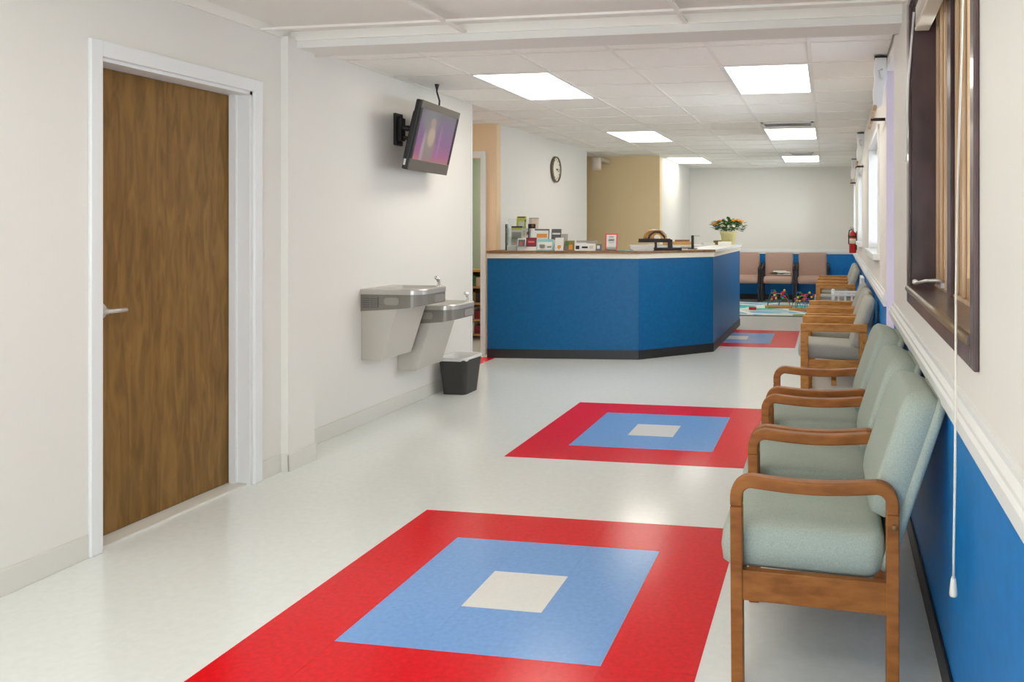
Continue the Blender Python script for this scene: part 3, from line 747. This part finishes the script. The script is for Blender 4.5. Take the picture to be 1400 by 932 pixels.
L = lambda x, y, z: (x + 2.95, y - 5.80, z - 2.04)
bx = MB(); a, b = L(-3.189, 5.60, 1.985), L(-3.165, 5.70, 2.225); bx.box(a[0], b[0], a[1], b[1], a[2], b[2]); bx.build('wall_plate', 'black_soft', t, .004)
bx = MB(); a, b = L(-3.165, 5.62, 2.02), L(-3.135, 5.68, 2.19); bx.box(a[0], b[0], a[1], b[1], a[2], b[2])
bx.tube([L(-3.15, 5.65, 2.12), L(-3.08, 5.72, 2.115), L(-2.99, 5.80, 2.07)], .022, 8).tube([L(-3.15, 5.65, 2.05), L(-3.10, 5.72, 2.04), L(-3.0, 5.8, 1.99)], .014, 8)
bx.build('swivel_arm', 'black_soft', t)
cb = MB().tube([L(-2.99, 5.93, 2.28), L(-2.985, 5.93, 2.36), L(-3.005, 5.926, 2.43), L(-3.005, 5.926, 2.488)], .007, 8)
cb.lathe([(.006, 2.44), (.018, 2.487), (.018, 2.489)], 10, 0, lambda x, y, z: (x - 3.005 + 2.95, y + 5.926 - 5.80, z - 2.04))
cb.build('power_cable', 'black_soft', t)

# ------------------------------------------------------------------ wall clock and small sensor
t = thing('wall_clock', 'round wall clock with metal rim on the wall behind the desk', 'clock', (-3.52, 10.2, 2.125))
fx = lambda x, y, z: (z, x, y)
MB().lathe([(.16, 0), (.172, .01), (.172, .035), (.160, .042), (.150, .030), (.150, .02)], 32, 0, fx).build('rim', 'clock_rim', t)
MB().lathe([(.001, .018), (.151, .018), (.151, .024), (.001, .024)], 32, 0, fx, False).build('dial', 'clock_face', t)
for k in range(12):
    a = 2 * pi * k / 12
    MB().prism([(.115 * cos(a) - .006 * sin(a), .115 * sin(a) + .006 * cos(a)), (.115 * cos(a) + .006 * sin(a), .115 * sin(a) - .006 * cos(a)), (.138 * cos(a) + .006 * sin(a), .138 * sin(a) - .006 * cos(a)), (.138 * cos(a) - .006 * sin(a), .138 * sin(a) + .006 * cos(a))], .024, .026, 0, fx).build('hour_mark', 'ink', t)
for a, l, w2 in ((.12, .075, .008), (-.25, .11, .006)):
    MB().prism([(-.01, -w2), (l * cos(a), l * sin(a) - w2 / 2), (l * cos(a), l * sin(a) + w2 / 2), (-.01, w2)], .027, .029, 0, fx).build('hand', 'ink', t)
t = thing('corner_speaker', 'small white speaker high in the corner at the tan wall', 'speaker', (-3.44, 11.9, 2.33))
m = MB(); pillow(m, .13, .20, .10, .03, .02, lambda x, y, d: (x, -d, y), .005); m.build('speaker_case', 'sensor_white', t)
MB().box(-.03, .03, .03, .64, .05, .10).build('bracket', 'sensor_white', t)

# ------------------------------------------------------------------ fire extinguisher
t = thing('fire_extinguisher', 'red fire extinguisher hanging on the right wall above the far armchairs', 'fire extinguisher', (.405, 13.2, .955))
MB().lathe([(.001, 0), (.05, .0), (.057, .012), (.057, .28), (.045, .32), (.02, .345), (.018, .36), (.001, .36)], 20).build('cylinder', 'red_paint', t)
MB().lathe([(.0575, .15), (.0582, .15), (.0582, .23), (.0575, .23)], 20).build('paper_label', 'label_cream', t)
MB().lathe([(.0575, .255), (.060, .255), (.060, .275), (.0575, .275)], 20).build('strap', 'dark_metal', t)
MB().lathe([(.018, .355), (.018, .385), (.001, .385)], 12).box(-.05, .02, -.012, .012, .385, .397).box(-.045, .01, -.010, .010, .405, .413).build('valve_lever', 'steel', t)
MB().tube([(-.015, 0, .375), (-.055, -.02, .36), (-.066, -.02, .28), (-.064, -.02, .14)], .009, 8).build('hose', 'black_soft', t)
MB().box(.05, .066, -.03, .03, .05, .34).build('wall_bracket', 'dark_metal', t)

# ------------------------------------------------------------------ curtain tracks on the right wall
def track(Y, length, label):
    t = thing('curtain_rod', label, 'curtain rod', (RX, 0, 0), -RT, 'curtain rods along the right wall')
    MB().tube([(-.085, Y - .42, 2.125), (-.085, Y + length, 2.105)], .012, 8).build('rod', 'sash_wood', t)
    MB().tube([(-.095, Y, 2.10), (.02, Y, 2.10)], .011, 8).build('end_bracket', 'dark_metal', t)
    bk = MB()
    P = [(0, 2.48), (-.075, 2.48), (-.085, 2.40), (-.078, 2.33), (-.09, 2.26), (-.085, 2.18), (-.06, 2.15), (-.03, 2.17), (-.012, 2.28), (0, 2.33)]
    n = len(P); vs = [(x, y, z) for y in (Y - .20, Y - .14) for x, z in P]
    bk.add(vs, [(i, (i + 1) % n, n + (i + 1) % n, n + i) for i in range(n)] + [tuple(range(n))[::-1], tuple(range(n, 2 * n))])
    bo = bk.build('hanger_bracket', 'paint_white', t, .006)
    MB().box(-.08, 0, Y - .21, Y - .13, 2.475, 2.486).build('cap', 'dark_metal', bo)
    MB().tube([(-.03, Y - .205, 2.40), (-.055, Y - .215, 2.39), (-.045, Y - .215, 2.34), (-.025, Y - .205, 2.33)], .006, 6).build('hook', 'nickel', bo)
track(5.62, .5, 'pale curtain rod on dark bracket beside the wall opening')
track(10.0, .3, 'pale curtain rod above the first oak armchair of the far row')
track(13.75, .3, 'short pale curtain rod near the back wall, beyond the fire extinguisher')

# ------------------------------------------------------------------ raised blind, wand and cord at the near window
t = thing('window_blind', 'raised cream blind under the window head with long hanging cord', 'blind', (RX, 0, 0), -RT)
MB().box(.012, .062, WY0 + .03, WY1 - .03, 2.285, 2.327).build('head_rail', 'cord', t, .004)
for k in range(5): MB().box(.010, .066, WY0 + .04, WY1 - .05, 2.240 + k * .009, 2.245 + k * .009).build('slat', 'cord', t)
MB().box(.008, .068, WY0 + .04, WY1 - .05, 2.218, 2.235).build('bottom_rail', 'label_cream', t, .004)
MB().tube([(.004, WY1 - .05, 2.30), (-.018, WY1 - .02, 2.0), (-.026, WY1 + .0, 1.66)], .005, 8).build('tilt_wand', 'paint_white', t)
CP = [(2.30, .032, 2.40), (1.9, .012, 2.31), (1.5, -.014, 2.20), (1.2, -.034, 2.09), (1.08, -.037, 2.07), (.95, -.037, 2.075), (.8, -.037, 2.085), (.6, -.037, 2.10), (.50, -.037, 2.108)]
MB().tube([(x, y, z) for z, x, y in CP], .0032, 6).build('cord', 'cord', t)
MB().tube([(-.037, 2.08, .86), (-.038, 2.072, .78), (-.040, 2.074, .66), (-.040, 2.085, .57), (-.037, 2.108, .50)], .0032, 6).build('cord', 'cord', t)
MB().lathe([(.004, .505), (.007, .497), (.0105, .462), (.009, .456), (.001, .456)], 10, 0, lambda x, y, z: (x - .037, y + 2.11, z)).build('cord_tassel', 'cord', t)

# ------------------------------------------------------------------ green room: bookcase, dispenser
t = thing('bookcase', 'low wooden bookcase seen through the doorway to the green room', 'bookcase', (-4.35, 9.35, 0))
for x in (-.6, .58): MB().box(x, x + .02, 0, .3, 0, .84).build('side_panel', 'wood_shelf', t)
for z in (.04, .22, .42, .62, .82): MB().box(-.58, .58, 0, .3, z, z + .025).build('shelf', 'wood_shelf', t)
MB().box(-.58, .58, .29, .30, 0, .84).build('back_panel', 'gold_dark', t)
sp = [('ink', .05, .12), ('p_green', .05, .13), ('p_beige', .06, .11), ('paper', .04, .14), ('p_maroon', .07, .1), ('p_olive', .05, .13)]
lv = {.065: 'bottom', .245: 'second', .445: 'third', .645: 'top'}
for z, nm in lv.items():
    x = -4.58
    k = int(z * 100)
    for j in range(6):
        m_, wd, hh = sp[k % 6]; k += 1; wd += .025
        if nm == 'bottom' and m_ == 'ink': m_ = 'orange_plastic'
        props(MB().box(0, wd, .02, .2, 0, hh).build('book', m_, None, .002, loc=(x, 9.36, z)), '%s book on the %s shelf of the low bookcase' % ({'ink': 'black', 'p_green': 'green', 'p_beige': 'beige', 'paper': 'white', 'p_olive': 'olive', 'p_maroon': 'maroon', 'orange_plastic': 'orange'}[m_], nm), 'book', 'books on the bookcase in the green room')
        x += wd + .004
t = thing('soap_dispenser', 'small dark bottle on a white wall shelf in the green room', 'dispenser', (-4.52, 10.52, 1.62))
MB().box(-.16, .16, -.05, .08, 0, .02).build('shelf', 'paint_white', t)
MB().lathe([(.03, .02), (.032, .12), (.012, .14), (.012, .17), (.001, .17)], 12).build('bottle', 'ink', t)
MB().lathe([(.022, .02), (.022, .06), (.008, .075), (.001, .08)], 10, 0, lambda x, y, z: (x - .1, y, z)).build('cap', 'p_green', t)

# ------------------------------------------------------------------ things on the counter
def along(px):          # photo column -> point on the counter's front run
    a = (px - 665.4) / (872.9 - 665.4); return -3.49 + a * 1.567, 8.048 + a * .154
S = .00757              # metres per photo pixel at the counter
def card(px0, px1, y_top, y_bot, back, m, label, cat, prints=(), lean=.18, name='brochure', group='brochures and cards on the counter', th=.006):
    x0, yy0 = along(px0); x1, _ = along(px1)
    h = (y_bot - y_top) * S; w2 = (x1 - x0)
    base_z = CT + max(0, (343 - y_bot)) * S
    t = thing(name, label, cat, ((x0 + x1) / 2, yy0 + .05 + back, base_z), .097, group)
    def P(u0, u1, v0, v1, d0, d1, nm, mm):
        c = [(u, v, d) for d in (d0, d1) for v in (v0, v1) for u in (u0, u1)]
        vs = [(u, d + v * math.tan(lean), v) for u, v, d in c]
        MB().add(vs, [(0, 2, 3, 1), (4, 5, 7, 6), (0, 1, 5, 4), (2, 6, 7, 3), (0, 4, 6, 2), (1, 3, 7, 5)]).build(nm, mm, t)
    P(-w2 / 2, w2 / 2, 0, h, 0, th, 'sheet', m)
    for u0, u1, v0, v1, mm in prints:
        P(-w2 / 2 + u0 * w2, -w2 / 2 + u1 * w2, v0 * h, v1 * h, -.0025, 0, 'print', mm)
    P(-w2 / 2 + .01, w2 / 2 - .01, 0, min(.02, h * .2), th, th + .04 + (base_z - CT) * 0, 'foot', m) if y_bot >= 342 else None
    return t
# tiered rack
rk = thing('brochure_rack', 'clear tiered brochure rack at the passage end of the counter', 'rack', (-3.235, 8.2, CT), .097)
MB().box(-.12, .13, .06, .066, 0, .34).build('back_plate', 'glass', rk)
for k in range(3):
    MB().box(-.12, .13, -.06 + k * .045, -.055 + k * .045, 0, .05 + k * .095).build('pocket', 'glass', rk)
MB().box(-.12, -.115, -.06, .066, 0, .28).build('side_plate', 'glass', rk)
MB().box(.125, .13, -.06, .066, 0, .28).build('side_plate', 'glass', rk)
card(692, 706, 295, 313, .17, 'p_lime', 'lime green leaflet with dark header, top left of the tiered rack', 'brochure', ((.1, .9, .88, .97, 'ink'), (.25, .8, .2, .6, 'paper'), (.85, .97, .55, .75, 'p_green')))
card(710, 724, 297, 313, .17, 'p_beige', 'beige leaflet with a dark coloured picture, top right of the tiered rack', 'brochure', ((.02, .7, .02, .45, 'ink'), (.2, .5, .2, .4, 'p_orange'), (0, 1, .9, 1, 'paper_grey')))
card(687, 703, 309, 337, .11, 'paper', 'pale grey leaflet with lime header in the middle tier of the rack', 'brochure', ((0, 1, .92, 1, 'ink'), (.05, .95, .82, .92, 'p_lime'), (.1, .9, .35, .7, 'paper_grey'), (.1, .9, .05, .2, 'p_beige')))
card(704, 721, 312, 326, .11, 'paper', 'white leaflet with a small red picture in the middle tier of the rack', 'brochure', ((.35, .65, .35, .65, 'p_red'), (.05, .2, .2, .8, 'p_beige')))
card(701, 713, 326, 343, .02, 'paper', 'white leaflet with a dark photo in the front tier of the rack', 'brochure', ((.1, .9, .35, .9, 'p_slate'), (.3, .6, .4, .7, 'p_red')))
card(713, 728, 325, 343, .02, 'p_maroon', 'maroon brochure in the front tier of the rack', 'brochure', ((0, 1, 0, .3, 'paper'), (.2, .8, .6, .75, 'p_red')))
card(686, 699, 336, 343, .03, 'paper', 'short white card at the foot of the rack', 'card')
card(721, 742, 313, 343, .10, 'paper', 'white framed notice with orange picture beside the rack', 'sign', ((.0, 1, .93, 1, 'p_slate'), (.94, 1, 0, 1, 'p_slate'), (.15, .85, .60, .78, 'p_orange')), name='desk_sign')
card(744, 758, 313, 343, .12, 'p_slate', 'dark grey card with white strip standing behind the teal leaflet', 'card', ((.1, .9, .74, .82, 'paper'), (.1, .8, 0, .5, 'paper')))
card(728, 752, 327, 343, .02, 'p_teal', 'wide pale teal leaflet in a holder on the counter', 'brochure', ((.08, .92, .1, .75, 'paper'), (.2, .5, .2, .55, 'paper_grey'), (.65, .9, .25, .4, 'ink_mid')))
card(754, 766, 325, 343, .02, 'paper', 'white card with orange heart on the counter', 'card', ((.3, .7, .2, .42, 'p_orange'), (.42, .58, .12, .2, 'p_orange')))
card(760, 769, 320, 343, .08, 'paper_grey', 'thin grey card standing behind the orange heart card', 'card')
card(768, 781, 329, 343, .03, 'p_olive', 'olive and green leaflet next to the business-card tray', 'brochure', ((.0, .4, .5, .9, 'p_green'), (.4, .8, .1, .6, 'p_orange'), (0, .4, .1, .4, 'ink_mid')))
card(783, 811, 333, 343, .02, 'paper', 'low wide tray of white business cards on the counter', 'card tray', ((.02, .2, .2, .7, 'ink'), (.33, .62, .35, .6, 'ink'), (.7, .9, .3, .7, 'p_beige')), name='card_tray')
card(783, 812, 329, 332, .06, 'paper_grey', 'grey strip of a low leaflet stand behind the business cards', 'stand', lean=.05, name='leaflet_stand')
card(811, 819, 334, 343, .03, 'ink_mid', 'small dark card at the end of the business-card tray', 'card', ((.2, .7, .3, .8, 'paper'),))
card(823, 840, 319.5, 343, .06, 'p_red', 'white notice in a red frame standing alone on the counter', 'sign', ((.1, .9, .06, .93, 'paper'), (.3, .7, .78, .84, 'ink_mid'), (.25, .75, .55, .7, 'ink_mid'), (.3, .7, .45, .50, 'paper_grey'), (.1, .9, .0, .22, 'acrylic')), name='desk_sign')
for k in range(2):
    x, y = along(843 + k * 5)
    props(MB().tube([(0, 0, 0), (.12, .02, 0)], .005, 6).build('pen', 'paper_grey' if k else 'p_teal', None, loc=(x, y + .03 + k * .03, CT + .005)), ('grey' if k else 'teal') + ' pen lying on the counter near the red framed notice', 'pen')

# the angled corner of the counter: papers, black tray, golden ornament, card stand
def dpt(a, d):          # along the angled run a in 0..1, d metres inward
    p = Vector((-1.923 + .687 * a, 8.202 + .666 * a)); nrm = Vector((-.696, .718)); q = p + nrm * d; return q.x, q.y
x, y = dpt(.12, .13)
t = thing('paper_stack', 'stack of white papers on the counter beside the black tray', 'papers', (x, y, CT), .3)
for k in range(6): 
    r = .1 * sin(k * 2.1)
    MB().prism([(u * cos(r) - v * sin(r), u * sin(r) + v * cos(r)) for u, v in ((-.12, -.085), (.12, -.085), (.12, .085), (-.12, .085))], k * .010, k * .010 + .008).build('sheet', 'paper', t)
x, y = dpt(.36, .17)
t = thing('letter_tray', 'black two-tier letter tray on the angled counter corner', 'tray', (x, y, CT), .25)
MB().box(-.21, .13, -.12, .12, .085, .098).box(-.21, .13, -.125, -.115, .098, .125).build('upper_tray', 'black_soft', t, .003)
MB().box(-.05, .25, -.12, .12, 0, .012).box(-.05, .25, -.125, -.115, .012, .03).build('lower_tray', 'black_soft', t, .003)
for xx in (-.04, .10): MB().box(xx, xx + .025, -.12, -.10, .012, .085).build('post', 'black_soft', t)
MB().box(.125, .15, -.12, .12, .03, .115).build('post', 'black_soft', t)
MB().box(-.01, .09, -.09, .1, .012, .055).build('paper_sheets', 'paper', t)
MB().box(.155, .24, -.09, .1, .012, .05).build('paper_sheets', 'paper', t)
t = thing('golden_ornament', 'glossy golden-brown ornament resting on the black letter tray', 'ornament', (x - .03, y, CT + .098), .2)
m = MB()
m.lathe([(.001, 0), (.10, 0), (.115, .025), (.105, .065), (.07, .10), (.03, .115), (.001, .118)], 20, 0, lambda a, b, c: (a * 1.15, b * .85, c * 1.1)); m.build('shell', 'gold_brown', t)
MB().tube([(-.075, -.07, .0), (-.06, -.085, .06), (-.01, -.085, .10), (.05, -.08, .10), (.095, -.06, .05), (.10, -.04, 0)], .013, 10).build('dark_band', 'gold_dark', t)
MB().ball((.02, -.085, .035), .035, 12, 0, (1.1, .5, 1)).build('patch', 'label_cream', t)
x, y = dpt(.93, .30)
t = thing('card_stand', 'thin black upright stand at the end of the wooden counter', 'stand', (x, y, CT), 0)
MB().box(-.014, .014, -.014, .014, .006, .155).build('upright', 'black_soft', t, .003)
MB().box(-.05, .05, -.04, .04, 0, .008).build('foot', 'black_soft', t)
MB().box(0, .08, -.004, .004, .145, .152).build('arm', 'paper_grey', t)
# on the far return of the desk
def flat(name, label, cat, loc, dims, m, rz=0):
    return props(MB().box(-dims[0] / 2, dims[0] / 2, -dims[1] / 2, dims[1] / 2, 0, dims[2]).build(name, m, None, .003, loc=loc, rotz=rz), label, cat)
flat('wooden_box', 'flat wooden box behind the black letter tray', 'box', (-2.05, 11.17, CT), (.40, .2, .045), 'wood_shelf')
flat('folder', 'brown folder lying on the wooden box', 'folder', (-1.99, 11.17, CT + .045), (.2, .16, .025), 'wood_dark', .1)
flat('notepad', 'white notepad at the corner of the desk return', 'notepad', (-1.62, 11.12, CT), (.16, .2, .03), 'paper', .3)
flat('stapler_box', 'small dark box beside the white notepad', 'box', (-1.50, 11.2, CT), (.11, .09, .06), 'p_olive', .1)
flat('tissue_box', 'low white box in front of the flower pot', 'box', (-1.36, 10.9, CT), (.18, .12, .05), 'paper', .1)
t = thing('potted_flowers', 'potted plant with orange and cream flowers in a yellow pot on the desk', 'potted plant', (-1.335, 11.1, CT))
MB().lathe([(.001, 0), (.088, 0), (.108, .15), (.120, .152), (.122, .185), (.108, .186), (.100, .165), (.001, .165)], 24).build('pot', 'pot', t)
fl = MB()
random.seed(11)
for k in range(190):
    a = random.uniform(0, 2 * pi); r = .20 * math.sqrt(random.random()); z = .17 + random.uniform(.0, .17) * (1.1 - r * 2.5) + .02
    c = Vector((r * cos(a), r * .8 * sin(a), z)); d = Vector((cos(a), sin(a), random.uniform(-.3, .7))).normalized(); s2 = d.cross(Vector((0, 0, 1))).normalized()
    l = random.uniform(.06, .09); up = d.cross(s2) * .008
    fl.add([c, c + d * l * .5 + s2 * l * .38 - up, c + d * l, c + d * l * .5 - s2 * l * .38 - up], [(0, 1, 2, 3)])
for k in range(9):
    a = k * .7; fl.tube([(0, 0, .16), (.08 * cos(a), .08 * sin(a), .22), (.15 * cos(a), .12 * sin(a), .27)], .004, 5)
fo = fl.build('foliage', 'leaf', t); fo['kind'] = 'stuff'
for k, (x, y, z, m_, r) in enumerate(((-.17, -.05, .29, 'petal_orange', .045), (-.05, -.13, .27, 'petal_cream', .04), (.06, -.06, .33, 'petal_orange', .045), (.13, -.05, .335, 'petal_orange', .045), (.18, -.03, .32, 'petal_orange', .04), (.03, -.02, .34, 'petal_cream', .035), (-.12, 0, .33, 'petal_orange', .035), (.08, -.14, .25, 'petal_cream', .03))):
    f_ = MB()
    for j in range(7):
        a = 2 * pi * j / 7
        f_.ball((x + r * .55 * cos(a), y + r * .4 * sin(a), z + r * .2 * sin(a * 2)), r * .5, 6, 0, (1, .8, .5))
    f_.ball((x, y, z + r * .15), r * .45, 6)
    f_.build('flower', m_, t)
